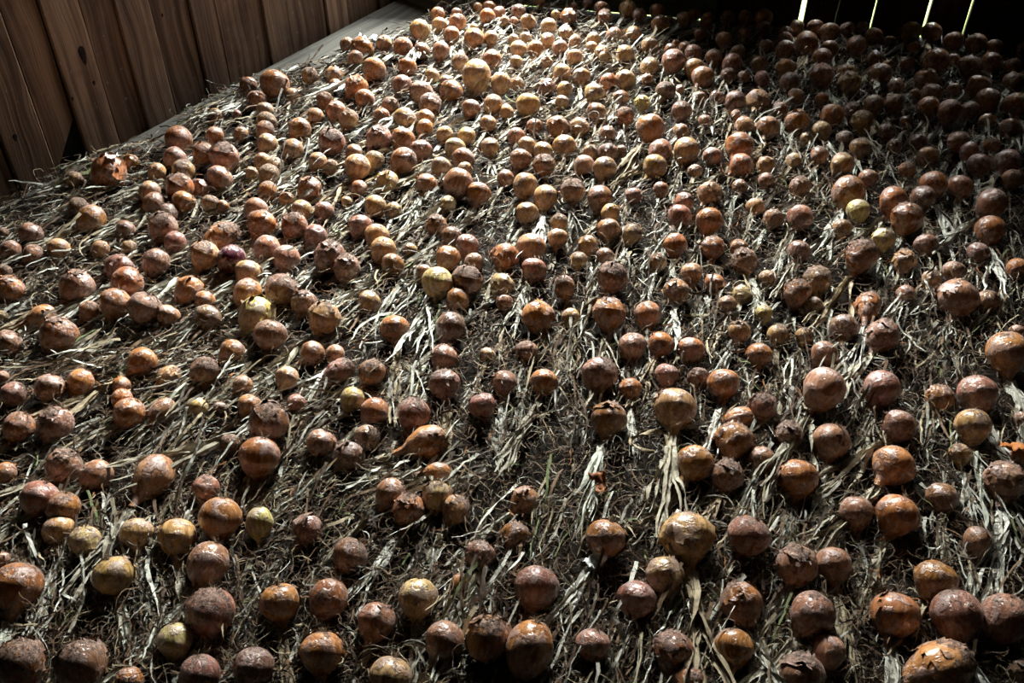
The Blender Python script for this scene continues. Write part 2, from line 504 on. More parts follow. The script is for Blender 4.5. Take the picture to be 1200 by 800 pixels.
# ------------------------------------------------------------------ the onions as the photograph shows them
TILES = {
 (0, 0): '618,762,80,c 835,655,120,dc 820,740,105,p 955,718,100,c 1050,735,130,p 1012,540,70,t 1110,535,40,p 1130,630,70,t 1165,400,80,c',
 (300, 0): '4,472,95,p 85,390,130,cf 252,355,75,t 365,355,80,t 430,210,70,t 495,225,105,c 600,205,75,t 690,220,90,cf 765,140,90,t 850,70,65,c 860,115,70,t 940,60,50,c '
   '945,105,80,c 1040,35,45,c 1095,35,60,c 1085,78,75,c 1140,60,60,c 1170,100,50,t 915,165,75,c 1025,180,95,c 1020,135,50,t 1100,180,65,t '
   '865,240,80,p 465,275,70,t 555,325,110,c 710,315,90,cf 1105,280,85,c 955,290,75,t 1030,350,130,dt 1055,405,85,g 825,355,70,t 890,380,60,t '
   '1145,390,90,t 915,430,110,dc 775,435,110,dt 815,490,105,dp 685,395,90,p 470,410,105,cf 510,465,95,dc 370,400,60,c 170,450,70,dt 320,470,80,dc '
   '45,520,85,t 50,570,95,t 40,610,85,p 280,545,75,dt 375,520,90,c 435,560,90,t 205,605,105,dc 355,665,120,dp 55,675,95,dt 170,700,95,t 630,495,80,c '
   '590,545,80,c 695,560,110,dt 795,555,85,t 790,600,80,c 575,650,115,p 690,655,115,dc 885,630,80,t 985,640,85,t 1010,510,90,dc 1110,490,90,t '
   '1175,525,70,t 1095,690,85,t 935,695,100,g 970,745,105,dp 775,705,100,p 690,755,120,dc 550,750,90,g 460,715,80,t 290,755,85,t 350,785,70,t '
   '480,780,115,t 30,755,80,t 85,785,80,dt 870,785,100,dt 980,795,70,dt',
 (600, 0): '30,55,70,d 5,100,40,c 75,105,75,t 205,70,55,te 265,80,75,b 290,30,35,b 130,10,50,b 355,20,50,b 420,40,70,b 435,80,70,b 540,45,80,dt 595,75,65,dp '
   '680,50,70,b 695,115,85,b 735,95,45,b 805,95,75,b 855,70,55,b 915,95,65,b 880,160,55,b 1010,85,70,b 1090,80,60,b 1180,135,70,b 1090,165,65,b '
   '1180,85,80,b 1192,220,70,b 1060,245,70,b 170,125,75,t 250,155,70,t 65,180,60,t 8,185,50,t 165,190,65,t 30,230,75,t 110,230,80,c 225,225,75,p '
   '295,195,60,t 380,185,65,t 375,225,60,t 420,245,65,t 435,270,60,t 485,170,75,p 515,180,40,b 570,160,70,t 530,255,85,t 645,215,80,t 770,205,40,c '
   '745,235,65,c 810,225,60,b 850,250,80,dp 755,290,105,dp 945,270,75,b 1030,300,90,dp 855,320,95,t 895,365,105,p 1015,355,75,d 1085,360,60,t '
   '1160,300,80,dt 1170,370,70,p 20,290,60,t 295,270,80,t 235,340,80,t 325,360,85,t 245,420,70,t 165,410,80,d 25,395,70,t 235,480,70,t 385,440,95,t '
   '455,385,80,c 530,375,95,t 645,315,90,t 635,375,60,c 720,425,90,d 785,420,45,c 880,460,65,dt 960,460,70,dp 1045,475,95,d 1150,475,110,t '
   '610,485,75,g 795,520,90,d 905,570,65,p 1050,540,50,c 1090,595,95,dt 1200,598,110,c 650,600,130,c 395,530,95,t 75,490,110,t 215,595,105,c '
   '315,600,95,dt 20,640,85,p 70,680,85,t 145,710,90,t 245,685,105,t 370,715,75,t 450,720,100,d 510,705,50,p 695,710,110,p 815,705,115,t '
   '940,730,85,p 1065,685,130,dc 1075,775,110,c 1190,775,85,t 40,745,100,p 150,775,100,dc 340,775,95,p 435,788,105,t 670,780,110,t',
 (900, 0): '85,155,65,b 135,130,65,t 80,185,70,b 80,235,90,b 225,130,75,b 180,205,105,b 285,150,90,b 375,140,75,b 445,130,60,b 495,170,80,b 570,195,55,b '
   '415,215,85,p 290,230,80,b 250,275,90,b 85,320,85,c 100,390,90,d 255,355,105,p 370,345,85,c 380,395,105,t 130,455,80,t 505,280,75,d 560,310,60,b '
   '525,350,105,b 650,300,70,b 600,405,75,b 670,150,85,b 765,155,95,b 870,195,90,b 975,205,95,b 785,290,115,b 870,280,60,d 945,315,105,b 1050,295,95,b '
   '1150,315,80,b 740,375,105,b 870,425,70,b 765,440,95,b 985,405,105,b 1150,390,95,b 1060,225,80,b 1030,470,105,b 1160,490,110,b 690,440,50,b '
   '495,495,90,b 590,490,90,b 755,505,95,c 845,525,105,b 945,520,90,d 1135,605,100,b 300,540,105,c 395,520,80,d 440,570,95,t 135,570,110,c '
   '250,615,90,t 180,650,60,t 555,620,80,d 430,695,95,t 360,650,75,d 240,730,80,p 705,670,80,d 750,735,100,p 895,670,100,p 940,710,90,p '
   '990,775,110,dp 1120,760,115,p 345,770,100,t 1190,225,50,b 590,690,70,d',
 (0, 200): '350,40,80,t 508,5,150,cf 370,175,95,d 430,225,125,dc 590,275,90,d 700,100,95,t 725,155,105,p 735,5,80,t 860,0,105,dt 870,78,125,c 910,80,90,p 860,145,105,c '
   '1030,35,120,p 985,150,80,t 1045,165,60,c 1200,180,110,p 1180,10,60,t 765,260,130,p 790,205,100,d 820,335,100,dp 610,365,95,te 470,370,80,t '
   '730,430,125,d 560,455,130,dp 600,525,145,c 360,540,155,p 275,365,105,t 160,395,100,p 145,295,110,p 50,375,95,dp 15,290,50,t 20,470,70,p '
   '45,555,130,c 10,680,55,g 195,685,130,ce 540,620,135,c 415,655,90,dc 675,640,150,dp 790,680,110,p 275,768,170,dc 44,808,125,dp 890,560,130,c '
   '960,610,95,c 975,690,120,d 960,395,130,t 1035,310,150,ce 1085,415,130,u 1168,480,130,dt 1160,572,130,c 1204,672,160,g',
 (300, 200): '65,10,95,dt 55,95,90,c 250,85,110,dc 145,135,75,c 485,85,80,dc 615,55,105,t 800,65,100,c 945,60,130,p 1040,110,120,c 1170,35,80,b 900,155,75,g '
   '560,165,100,t 645,185,75,g 425,145,50,t 320,190,90,dp 215,185,95,t 180,255,120,dc 30,250,135,c 280,305,105,dp 495,265,120,dp 565,305,115,t '
   '595,370,115,t 640,440,110,dc 725,370,60,t 845,260,100,dc 915,310,100,d 990,350,105,dp 900,410,115,dc 1020,430,90,p 990,515,135,dp 845,520,140,g '
   '795,480,80,p 945,605,110,c 1168,405,125,c 1155,535,110,g 1165,620,80,p 530,615,105,t 650,740,135,c 345,400,140,dp 425,455,120,p 140,410,125,p '
   '50,365,120,p 120,560,150,dp 225,620,120,d 320,690,145,t 65,768,150,p 910,735,140,d',
 (600, 200): '60,70,110,t 155,125,110,t 285,95,110,t 70,200,110,t 410,130,115,p 460,200,85,t 220,245,85,t 215,315,95,t 450,275,110,dc 560,295,90,t 355,350,90,t '
   '310,420,85,t 435,400,80,p 90,360,135,t 100,465,120,p 470,500,135,dp 245,545,115,cE 120,685,150,c 275,690,90,t 455,670,145,cf 635,675,120,c '
   '680,430,90,t 765,350,110,c 785,215,110,p 805,150,90,p 925,110,115,dt 925,235,120,c 1140,170,85,t 1190,48,75,b 940,360,105,c 840,480,100,t '
   '1090,425,115,dt 1065,360,85,c 950,530,95,c 1080,580,90,g 1010,625,80,t 770,570,120,dc 1180,670,80,g 1065,755,105,t 565,822,130,p 698,815,118,c '
   '838,840,130,c 1200,505,85,t',
 (900, 200): '150,75,95,p 375,100,145,dc 25,225,95,t 150,220,120,p 420,190,105,g 345,270,90,t 585,140,120,c 775,65,120,c 725,130,110,d 650,225,140,dc 900,80,115,p '
   '1045,155,130,p 1145,40,90,t 1040,280,130,c 985,390,105,d 540,325,105,g 435,400,140,c 640,425,105,t 740,350,110,d 145,380,105,d 230,510,125,dt '
   '135,575,120,c 210,635,95,d 645,580,90,p 765,510,85,t 870,470,100,p 890,600,180,pf 1030,610,100,dt 1165,460,95,c 470,640,140,ce 355,740,135,d '
   '538,775,145,p 45,770,100,t 170,775,80,t 1165,755,70,p',
 (0, 400): '670,95,135,dc 790,165,115,te 960,140,125,dp 1090,50,120,dc 1140,205,95,t 235,215,135,p 375,190,120,c 15,165,50,p 60,245,110,p 570,205,85,c '
   '570,270,95,c 605,335,145,c 755,335,135,pe 925,310,100,g 1030,310,60,d 85,400,135,cf 260,390,160,dp 1172,300,115,c 1080,480,95,d 25,615,95,c '
   '300,585,165,dp 455,625,140,p 190,735,170,p 720,635,215,pe 965,690,125,p 285,835,145,t 1032,825,185,c 1216,540,180,dc',
 (300, 400): '265,55,115,p 370,60,90,p 385,145,135,pe 145,170,110,t 545,145,125,c 450,270,110,g 555,330,130,dc 190,290,110,pe 60,375,180,dc 305,475,135,p '
   '520,450,120,dt 435,540,140,d 740,340,150,dp 800,475,190,cL 880,75,125,p 885,200,145,p 1060,300,125,p 1165,195,120,dp 1085,65,75,t '
   '850,620,130,cL 860,735,130,g 922,775,135,t 635,715,140,p 712,785,145,c',
 (600, 400): '70,50,110,dp 1160,65,120,c 410,155,165,dp 150,190,130,c 555,225,110,c 725,155,110,p 875,170,100,dp 990,195,145,c 765,315,190,tf 455,365,165,dc '
   '1065,360,130,cL 1172,310,125,p 1040,465,170,c 860,570,170,c 1010,630,145,dp 1172,555,125,p 60,745,130,cf',
 (900, 400): '265,60,120,p 260,225,185,p 530,220,160,p 805,265,130,c 1122,50,180,c 980,245,180,p 960,395,155,t 615,395,155,dp 900,530,105,t 1190,365,75,b '
   '100,440,125,d 295,470,170,p 590,580,190,c 135,640,190,dc 1110,655,190,p 1185,535,90,cf 815,735,145,dp 412,800,152,p 605,815,196,c',
 (0, 600): '285,32,148,c 400,135,140,g 640,100,150,t 830,115,170,t 1216,50,152,gE 975,240,190,p 990,465,215,p 10,220,70,p 85,345,215,dcf 530,295,180,t '
   '820,600,160,g 380,720,210,dp 90,710,200,dc 935,770,180,dp 1190,724,180,d 605,795,130,c',
 (300, 600): '240,80,140,dp 440,200,160,dp 110,420,180,c 340,405,180,dc 310,655,205,c 565,510,175,p 760,400,175,g 630,770,190,t 885,600,180,dp 1085,590,195,cf '
   '1050,200,140,dp 955,335,100,cE 1216,110,128,dc',
 (600, 600): '440,120,180,dc 820,120,235,dtf 715,295,175,t 585,405,180,p 115,350,200,dp 80,640,265,cE 380,620,155,p 760,650,190,dc 1040,635,180,dc '
   '1075,430,190,c 830,795,150,c 1110,110,190,dp',
 (900, 600): '135,250,185,p 305,245,165,p 980,140,150,pE 790,320,190,dc 595,480,220,c 205,475,195,dp 880,480,220,dp 1110,500,210,p 285,655,150,p '
   '795,735,280,cfL 160,765,210,dp 1185,740,120,d',
}
LANDMARKS = [  # pixel, full label, short name used to point at its neighbours
 (620, 760, 'largest onion of all, long glossy golden brown bulb at the front edge', 'the largest golden onion'),
 (205, 750, 'smooth pale green bare-skinned onion low in the front rows near the corner', 'the smooth pale green onion'),
 (100, 634, 'small onion with pale green shiny skin inside a split copper husk', 'the green onion in split husk'),
 (779, 674, 'clean smooth golden onion on a long bare twisted grey stalk', 'the clean golden onion'),
 (805, 630, 'big onion crowned with ragged torn silvery skin, behind the clean golden one', 'the ragged silver-crowned onion'),
 (539, 684, 'tiny teardrop copper onion with a dried pointed tip', 'the tiny teardrop onion'),
 (1099, 781, 'wide orange onion with one pale green stripe, at the front edge', 'the green-striped orange onion'),
 (1145, 635, 'narrow wrinkled pinkish onion with a whitish green tip', 'the narrow green-tipped onion'),
 (791, 479, 'large tan onion with loose copper skin curling away at its side', 'the onion with curling skin'),
 (714, 491, 'shiny copper onion above a wide split sheaf of pale leaves', 'the copper onion above a sheaf'),
 (637, 447, 'round copper onion on one straight thick pale stalk', 'the onion on a straight stalk'),
 (702, 439, 'round tan onion with grey mottled crown amid loose leaves', 'the grey-mottled round onion'),
 (500, 519, 'fat ribbed copper onion lying on its side, neck toward the wall', 'the ribbed sideways onion'),
 (521, 450, 'round pinkish onion whose long pale leaves fan out below it', 'the fan-leaved onion'),
 (315, 494, 'large dark red-brown glossy onion over a smaller shiny one', 'the dark red-brown onion'),
 (571, 416, 'very small cream-coloured onion half sunk in dry leaves', 'the very small cream onion'),
 (180, 559, 'large dusty purplish onion shaped like a turnip', 'the turnip-shaped onion'),
 (271, 304, 'dark purple-red onion, the only one of that colour', 'the purple-red onion'),
 (589, 334, 'yellow-green onion with bare shiny top over a thick leaf sheaf', 'the yellow-green bare onion'),
 (511, 330, 'pale yellow-green onion wrapped in torn brown skin', 'the torn yellow-green onion'),
 (1035, 281, 'glossy yellow-green onion with an orange skin edge on its crown', 'the glossy yellow-green onion'),
 (1122, 350, 'large pinkish onion with an orange flake standing on its crown', 'the orange-flaked pinkish onion'),
 (1177, 564, 'large dark smooth pink-brown onion under an orange torn flake', 'the large dark smooth onion'),
 (661, 336, 'upright egg-shaped light orange onion on a pale stalk', 'the egg-shaped onion'),
 (717, 325, 'big round onion with a grey-brown cap and short white neck', 'the grey-capped round onion'),
 (1049, 720, 'large orange onion with a forked white stalk like a root', 'the fork-stalked onion'),
 (197, 441, 'slender spindle-shaped tan onion lying in the leaves', 'the spindle-shaped onion'),
 (1017, 360, 'long copper onion lying flat with its dry neck pointing wallward', 'the flat-lying copper onion'),
 (21, 686, 'big onion half wrapped in torn blackened skin by the corner', 'the black-wrapped onion'),
 (132, 674, 'two-toned onion with one shiny peeled tan side and ridged neck', 'the two-toned onion'),
 (490, 700, 'copper onion with a pale green bare window in its skin', 'the green-windowed onion'),
 (571, 748, 'husky copper onion with a dry curled leaf over its crown', 'the onion under a curled leaf'),
 (869, 708, 'plain clean orange onion with no crust, its neck turned aside', 'the plain orange onion'),
 (1180, 412, 'large copper onion with peeling crown and thick white stalk', 'the thick white-stalked onion'),
 (965, 456, 'large round dull pinkish onion with no shine', 'the dull round onion'),
 (83, 334, 'smooth wide pinkish onion with a dark torn top beside the wall leaves', 'the smooth wide onion'),
 (127, 201, 'large copper onion with a white skin flake, against the plank wall', 'the white-flaked wall onion'),
 (321, 97, 'copper onion with ragged orange skin standing up, against the plank wall', 'the ragged wall onion'),
 (260, 280, 'long shiny light copper onion lying beside the purple-red one', 'the long shiny copper onion'),
 (762, 150, 'big copper onion with leaves draped over it', 'the leaf-draped onion'),
 (300, 368, 'greenish tan onion with bare pale side and dark crown', 'the bare-sided greenish onion'),
 (513, 584, 'onion with greenish cream skin showing beneath brown husk', 'the cream-green husked onion'),
 (1134, 498, 'very small tan onion with a dry side root and thin neck', 'the small side-rooted onion'),
 (21, 500, 'copper onion with a curl of dry skin on its crown', 'the curl-crowned onion'),
 (995, 99, 'copper tan onion with pale skin streak in the dim back corner', 'the pale-streaked dim onion'),
 (491, 35, 'round tan onion at the edge of the layer beside bare floor boards', 'the onion by bare boards'),
 (424, 56, 'copper onion in front of the bluish plastic scrap', 'the onion by the plastic scrap'),
 (1096, 72, 'largest brown onion of the dim back corner', 'the largest dim onion'),
 (934, 142, 'broad copper onion with a flat dark cap where sunlight ends', 'the flat-capped copper onion'),
 (661, 171, 'glossy yellowish tan onion behind small crusty ones in the lit middle', 'the glossy yellowish onion'),
 (534, 174, 'yellowish onion with brown cap touching a crusty pinkish one', 'the brown-capped yellowish onion'),
 (454, 214, 'pale tan oval onion with fine dark stripes', 'the fine-striped oval onion'),
 (389, 166, 'smooth round purplish onion with a dusty bloom', 'the dusty purplish onion'),
 (1136, 79, 'brown onion with a pointed tuft on top near the back boards', 'the point-topped dim onion'),
 (866, 171, 'big pinkish onion with smooth lit top and curled leaf beside it', 'the smooth-topped pinkish onion'),
 (872, 306, 'crusty tan round onion in front of a small copper one', 'the crusty round tan onion'),
 (1180, 190, 'plump dusty pinkish onion beside a crusty one where the shadow ends', 'the plump dusty onion'),
 (619, 122, 'onion folded in loose pale skins like a bud', 'the bud-like onion'),
 (640, 194, 'round crusty copper onion, the dark one of a lit pair', 'the dark paired onion'),
 (494, 109, 'crusty tan onion pressed against another just in front', 'the pressed crusty onion'),
]
onions = []
for (ox, oy), txt in TILES.items():
    for rec in txt.split():
        a, b, d, c = rec.split(',')
        onions.append(dict(px=ox + int(a) / 4, py=oy + int(b) / 4, d=int(d) / 4 * 1.04, c=c))


def loc_of(px, py):
    return at(px, py, 0.028)


def depth_px(P):
    return (P - CAM).dot(FWD)


for o in onions:
    o['P'] = loc_of(o['px'], o['py'])
    if 'e' in o['c'] or 'E' in o['c'] or 'L' in o['c']:
        o['d'] /= 1.22
    o['D'] = max(0.026, min(0.10, o['d'] * depth_px(o['P']) / F_PX))

# a few more where the far rows show them packed but too dim to pick out
n0 = len(onions)
cells = np.array([(o['px'], o['py']) for o in onions])
tries = 0
while tries < 4000:
    tries += 1
    y = random.uniform(8, 235)
    x = random.uniform(190, 1200)
    if y < 0.53 * 185 - 0.525 * (x - 110) + 118 or y < 8 + (x - 690) * 0.08 + 12 or x < 520 and y < 185 - 0.525 * (x - 110) + 34 + (x > 400) * 30:
        continue
    dd = 13 + y * 0.03
    q = np.hypot(cells[:, 0] - x, (cells[:, 1] - y) * 1.15)
    if q.min() < dd * 1.45:
        continue
    cells = np.vstack([cells, (x, y)])
    P = loc_of(x, y)
    d = random.uniform(14, 19) + y * 0.02
    onions.append(dict(px=x, py=y, d=d, c=random.choice(['b', 't', 'p', 'dt', 'c']), P=P, D=d * depth_px(P) / F_PX, filler=True))

# keep neighbours from sinking into each other
P2 = np.array([(o['P'].x, o['P'].y) for o in onions])
H0 = P2.copy()
R = np.array([o['D'] * 0.47 for o in onions])
for it in range(60):
    dv = P2[:, None, :] - P2[None, :, :]
    ds = np.sqrt((dv ** 2).sum(2)) + 1e-9
    ov = (R[:, None] + R[None, :]) * 0.98 - ds
    np.fill_diagonal(ov, 0)
    ov = np.clip(ov, 0, None)
    P2 = P2 + (dv / ds[:, :, None] * ov[:, :, None]).sum(1) * 0.35 + (H0 - P2) * 0.06
for o, p in zip(onions, P2):
    o['P'] = Vector((p[0], p[1], 0))

# which way the dry tops lie (pixel, direction in the picture)
FIELD = [(100, 240, -1, .38), (40, 440, -1, .35), (60, 310, -1, .45), (170, 420, -1, .4), (280, 350, -1, .5), (380, 470, -1, .5), (460, 320, -1, .75),
         (500, 150, -1, .6), (330, 110, -1, .6), (640, 120, -1, .6), (640, 300, -.25, 1), (660, 380, 0, 1), (630, 490, -.25, 1), (560, 390, -.5, 1), (700, 380, -.1, 1),
         (770, 300, -.5, 1), (740, 190, -.7, 1), (840, 270, -.3, 1), (920, 240, -.7, 1), (1000, 320, -.6, 1), (1040, 400, -.4, 1), (1130, 250, 0, 1), (1180, 360, -.5, 1),
         (960, 560, -.5, 1), (1030, 470, -.1, 1), (1010, 650, .05, 1), (740, 750, -.3, 1), (780, 740, -.35, 1), (530, 490, .5, 1), (40, 720, .2, 1), (140, 720, 0, 1),
         (170, 640, .1, 1), (330, 640, -.6, 1), (440, 680, -.6, 1), (300, 740, -.3, 1), (130, 560, -1, .7), (450, 560, -1, .5), (950, 80, -.2, 1), (1000, 60, -.3, 1),
         (800, 30, -.8, .6), (880, 40, -.4, .7), (1060, 130, -.7, 1), (200, 130, -1, .7), (450, 30, -1, .9), (1150, 90, -.2, 1), (1150, 700, -.2, 1), (860, 640, -.4, 1)]
fa = np.array([math.atan2((at(x + dx * 8, y + dy * 8) - at(x, y)).y, (at(x + dx * 8, y + dy * 8) - at(x, y)).x) for x, y, dx, dy in FIELD])
fp = np.array([tuple(at(x, y))[:2] for x, y, _, _ in FIELD])


def heading(X):
    """world angle in which tops lie, for points X (n x 2)"""
    X = np.atleast_2d(X)
    w = 1.0 / (((X[:, None, :] - fp[None]) ** 2).sum(2) + 0.004) ** 1.6
    return np.arctan2((w * np.sin(fa)).sum(1), (w * np.cos(fa)).sum(1))


TINT = {'c': (0.47, 0.20, 0.072), 'b': (0.33, 0.15, 0.07), 't': (0.55, 0.33, 0.15), 'p': (0.41, 0.20, 0.125), 'g': (0.60, 0.47, 0.18), 'd': (0.27, 0.145, 0.09), 'u': (0.09, 0.022, 0.035)}
WORD = {'c': 'copper', 'b': 'brown', 't': 'tan', 'p': 'pinkish-brown', 'g': 'yellow-green', 'd': 'dark brown', 'u': 'purple-red'}
LEAFCOLS = np.array([(0.60, 0.58, 0.50), (0.46, 0.42, 0.33), (0.70, 0.69, 0.62), (0.45, 0.40, 0.30), (0.58, 0.59, 0.50), (0.40, 0.32, 0.21)])


# ------------------------------------------------------------------ onion meshes
def bulb_arrays(seed, nu, nv, stretch=1.0):
    """unit bulb on its own z axis: root end at z = -1, neck at the top; returns points, quads, skin coordinates"""
    r = random.Random(seed)
    off = Vector((r.uniform(0, 50), r.uniform(0, 50), r.uniform(0, 50)))
    neck_r = r.uniform(0.17, 0.23)
    neck_l = r.uniform(0.42, 0.75)
    squash = r.uniform(0.86, 1.02) * stretch
    nrid = r.randint(7, 11)
    V, C = [], []
    for j in range(nv):
        t = j / (nv - 1)
        if t < 0.8:
            ph = PI * 0.877 * (t / 0.8) ** 0.96
            rad, zz = math.sin(ph), -math.cos(ph)
            k = max(0.0, (ph - PI * 0.55) / (PI * 0.31))
            rad = rad * (1 - 0.12 * k * (1 - k) * 2)
            zz = zz + 0.10 * k * k
            if t < 0.10:                              # the root plate is a little sunken
                zz += 0.10 * (1 - t / 0.10) ** 1.5
        else:
            q = (t - 0.8) / 0.2
            r0 = math.sin(PI * 0.877)
            rad = r0 + (neck_r - r0) * (1 - (1 - q) ** 2.4)
            zz = -math.cos(PI * 0.877) + 0.10 + neck_l * q
        for i in range(nu):
            a = 2 * PI * i / nu
            x, y = math.cos(a), math.sin(a)
            n1 = noise.noise(Vector((x * rad, y * rad, zz)) * 1.1 + off)
            n2 = noise.noise(Vector((x * 2.6, y * 2.6, zz * 0.5)) + off)
            n3 = noise.noise(Vector((x * rad, y * rad, zz)) * 4.0 + off)
            f = 1 + 0.085 * n1 + 0.035 * n2 + 0.022 * n3 + 0.012 * math.sin(nrid * a + 2 * n1) * math.sin(PI * min(1, t / 0.8))
            V.append((x * rad * f, y * rad * f, zz * squash * (1 + 0.03 * n1)))
            C.append((x * max(rad, 0.3), y * max(rad, 0.3), zz))
    Q = []
    for j in range(nv - 1):
        for i in range(nu):
            a, b = j * nu + i, j * nu + (i + 1) % nu
            Q.append((a, b, b + nu, a + nu))
    return np.array(V), np.array(Q), np.array(C), squash, neck_l, neck_r


def skin_patch(seed, V, nu, nv):
    """a loosened piece of outer skin: part of the bulb's surface lifted off, with a torn edge"""
    r = random.Random(seed)
    i0, j0 = r.randrange(nu), r.randint(1, 4)
    ni, nj = r.randint(nu // 4, nu // 2), r.randint(nv // 4, nv // 2)
    P, C, Q = [], [], []
    for j in range(nj + 1):
        for i in range(ni + 1):
            v = Vector(V[(min(j0 + j, nv - 1)) * nu + (i0 + i) % nu])
            ed = min(i / ni, 1 - i / ni, j / nj if j0 > 1 else 1, 1 - j / nj)
            lift = 1.018 + (0.10 * max(0, 1 - ed * 4) ** 2) * r.uniform(0.2, 1.0) + 0.012 * r.random()
            w = v * lift
            if ed < 0.01:
                w = w + Vector((r.uniform(-.10, .10), r.uniform(-.10, .10), r.uniform(-.10, .10)))
            P.append(w)
            C.append((v.x * 0.9 + 3, v.y * 0.9, v.z - 0.4))
    for j in range(nj):
        for i in range(ni):
            a = j * (ni + 1) + i
            if (i in (0, ni - 1) or j in (0, nj - 1)) and r.random() < 0.38:
                continue
            Q.append((a, a + 1, a + ni + 2, a + ni + 1))
    return np.array([tuple(p) for p in P]), np.array(Q), np.array(C)


def ribbon(path, width, fold, r, taper=True):
    """a folded dry leaf along a path (list of Vector): returns points, quads, uv"""
    n = len(path)
    P, U = [], []
    tw = r.uniform(0, 6.3)
    rate = r.uniform(-0.9, 0.9)
    for k, p in enumerate(path):
        d = (path[min(k + 1, n - 1)] - path[max(k - 1, 0)]).normalized()
        s = d.cross(Z)
        s = s.normalized() if s.length > 1e-4 else Vector((1, 0, 0))
        u = s.cross(d)
        tw += rate * r.uniform(0.2, 1.0)
        q = k / (n - 1)
        w = width * (1 - 0.75 * q ** 2 if taper else 1) * r.uniform(0.7, 1.2)
        a = math.cos(tw) * s + math.sin(tw) * u
        b = -math.sin(tw) * s + math.cos(tw) * u
        P += [p - a * w * 0.5 + b * w * fold, p, p + a * w * 0.5 + b * w * fold]
        U += [(0, q * 4), (0.5, q * 4), (1, q * 4)]
    Q = []
    for k in range(n - 1):
        for c in range(2):
            a = k * 3 + c
            Q.append((a, a + 1, a + 4, a + 3))
    return P, U, Q


def stalk_arrays(seed, start, sdir, neck_r, nleaf, nseg, length, ground):
    """the dried top: leaves leave the neck as one bundle, drop to the ground and spread along +x"""
    r = random.Random(seed)
    P, U, Q = [], [], []
    for k in range(nleaf):
        L = length * r.uniform(0.55, 1.1)
        spread = r.gauss(0, 0.24)
        ph1, am = r.uniform(0, 6.3), r.uniform(0.03, 0.12)
        path = []
        e = neck_r * 0.75
        a0 = r.uniform(0, 6.3)
        side = sdir.cross(Vector((0, 1, 0))).normalized()
        p0 = start + Vector((0, 1, 0)) * math.cos(a0) * e + side * math.sin(a0) * e - sdir * 0.15
        for s in range(nseg + 1):
            q = s / nseg
            x = L * q
            drop = min(1.0, x / 0.9)
            flow = Vector((x, 0, 0)) * 1.0
            lat = spread * max(0, x - 0.8) * 0.7 + am * math.sin(x * 3.0 + ph1) * q
            z0 = start.z + (sdir.z * 0.5) * min(x, 0.5)
            gz = ground + 0.34 + 0.20 * noise.noise(Vector((x * 1.2, k * 7.1, seed))) + 0.10 * (k % 3) * (1 - q)
            k3 = drop * drop * (3 - 2 * drop)
            z = z0 * (1 - k3) + gz * k3
            bx = p0 * (1 - min(1, q * 2.2)) + start * min(1, q * 2.2)
            path.append(Vector((bx.x + flow.x, bx.y + lat, z + (bx.z - start.z))))
        a, u, c = ribbon(path, r.uniform(0.26, 0.50), r.uniform(0.15, 0.40), r)
        b = len(P)
        P += a
        U += u
        Q += [tuple(i + b for i in f) for f in c]
    return np.array([tuple(p) for p in P]), np.array(U), np.array(Q)


def root_arrays(seed, centre, axis, n):
    r = random.Random(seed)
    P, Q = [], []
    for k in range(n):
        d = (-axis + Vector((r.uniform(-1, 1), r.uniform(-1, 1), r.uniform(-1, 1))) * 1.0).normalized()
        p = centre + Vector((r.uniform(-1, 1), r.uniform(-1, 1), r.uniform(-1, 1))) * 0.10
        w = r.uniform(0.010, 0.020)
        L = r.uniform(0.25, 0.6)
        b = len(P)
        for s in range(6):
            q = s / 5
            side = d.cross(Vector((0.3, 0.5, 0.8))).normalized()
            up = side.cross(d)
            for a in range(3):
                an = 2 * PI * a / 3
                P.append(p + (side * math.cos(an) + up * math.sin(an)) * w * (1.2 - q))
            d = (d + Vector((r.uniform(-1, 1), r.uniform(-1, 1), r.uniform(-1, 0.7))) * 0.55).normalized()
            p = p + d * L / 5
        for s in range(5):
            for a in range(3):
                i, j = b + s * 3 + a, b + s * 3 + (a + 1) % 3
                Q.append((i, j, j + 3, i + 3))
    return np.array([tuple(p) for p in P]), np.array(Q)


def make_variant(seed, nu, nv, nleaf, nseg, stretch, elev):
    """bulb radius 1; the stalk leaves along +x; the root end points up and back"""
    V, Q, C, sq, nl, nr = bulb_arrays(seed, nu, nv, stretch)
    r = random.Random(seed + 999)
    axis = Vector((math.cos(elev), 0, -math.sin(elev)))        # from root end towards neck
    rot = Vector((0, 0, 1)).rotation_difference(axis).to_matrix() @ Matrix.Rotation(r.uniform(0, 6.28), 3, 'Z')
    Rm = np.array(rot)
    shift = np.array(axis) * -0.12 * (stretch - 1)
    P, PQ, PC = skin_patch(seed + 5, V, nu, nv)
    P2_, PQ2, PC2 = skin_patch(seed + 17, V, nu, nv)
    PQ = np.vstack([PQ, PQ2 + len(P)])
    P = np.vstack([P, P2_])
    PC = np.vstack([PC, PC2])
    tip = axis * ((-math.cos(PI * 0.877) + 0.10 + nl) * sq - 0.10)
    height = max(0.86, min(1.22, 1.55 * sq * math.sin(elev) + 0.05))
    SV, SU, SQ = stalk_arrays(seed + 3, tip, axis, nr, nleaf, nseg, r.uniform(4.6, 6.6), -height)
    RV, RQ = root_arrays(seed + 4, axis * -(0.90 * sq), axis, r.randint(16, 26))
    return dict(bulb=(V @ Rm.T + shift, Q, C), skin=(P @ Rm.T + shift, PQ, PC), stalk=(SV, SQ, SU), roots=(RV, RQ), height=height)


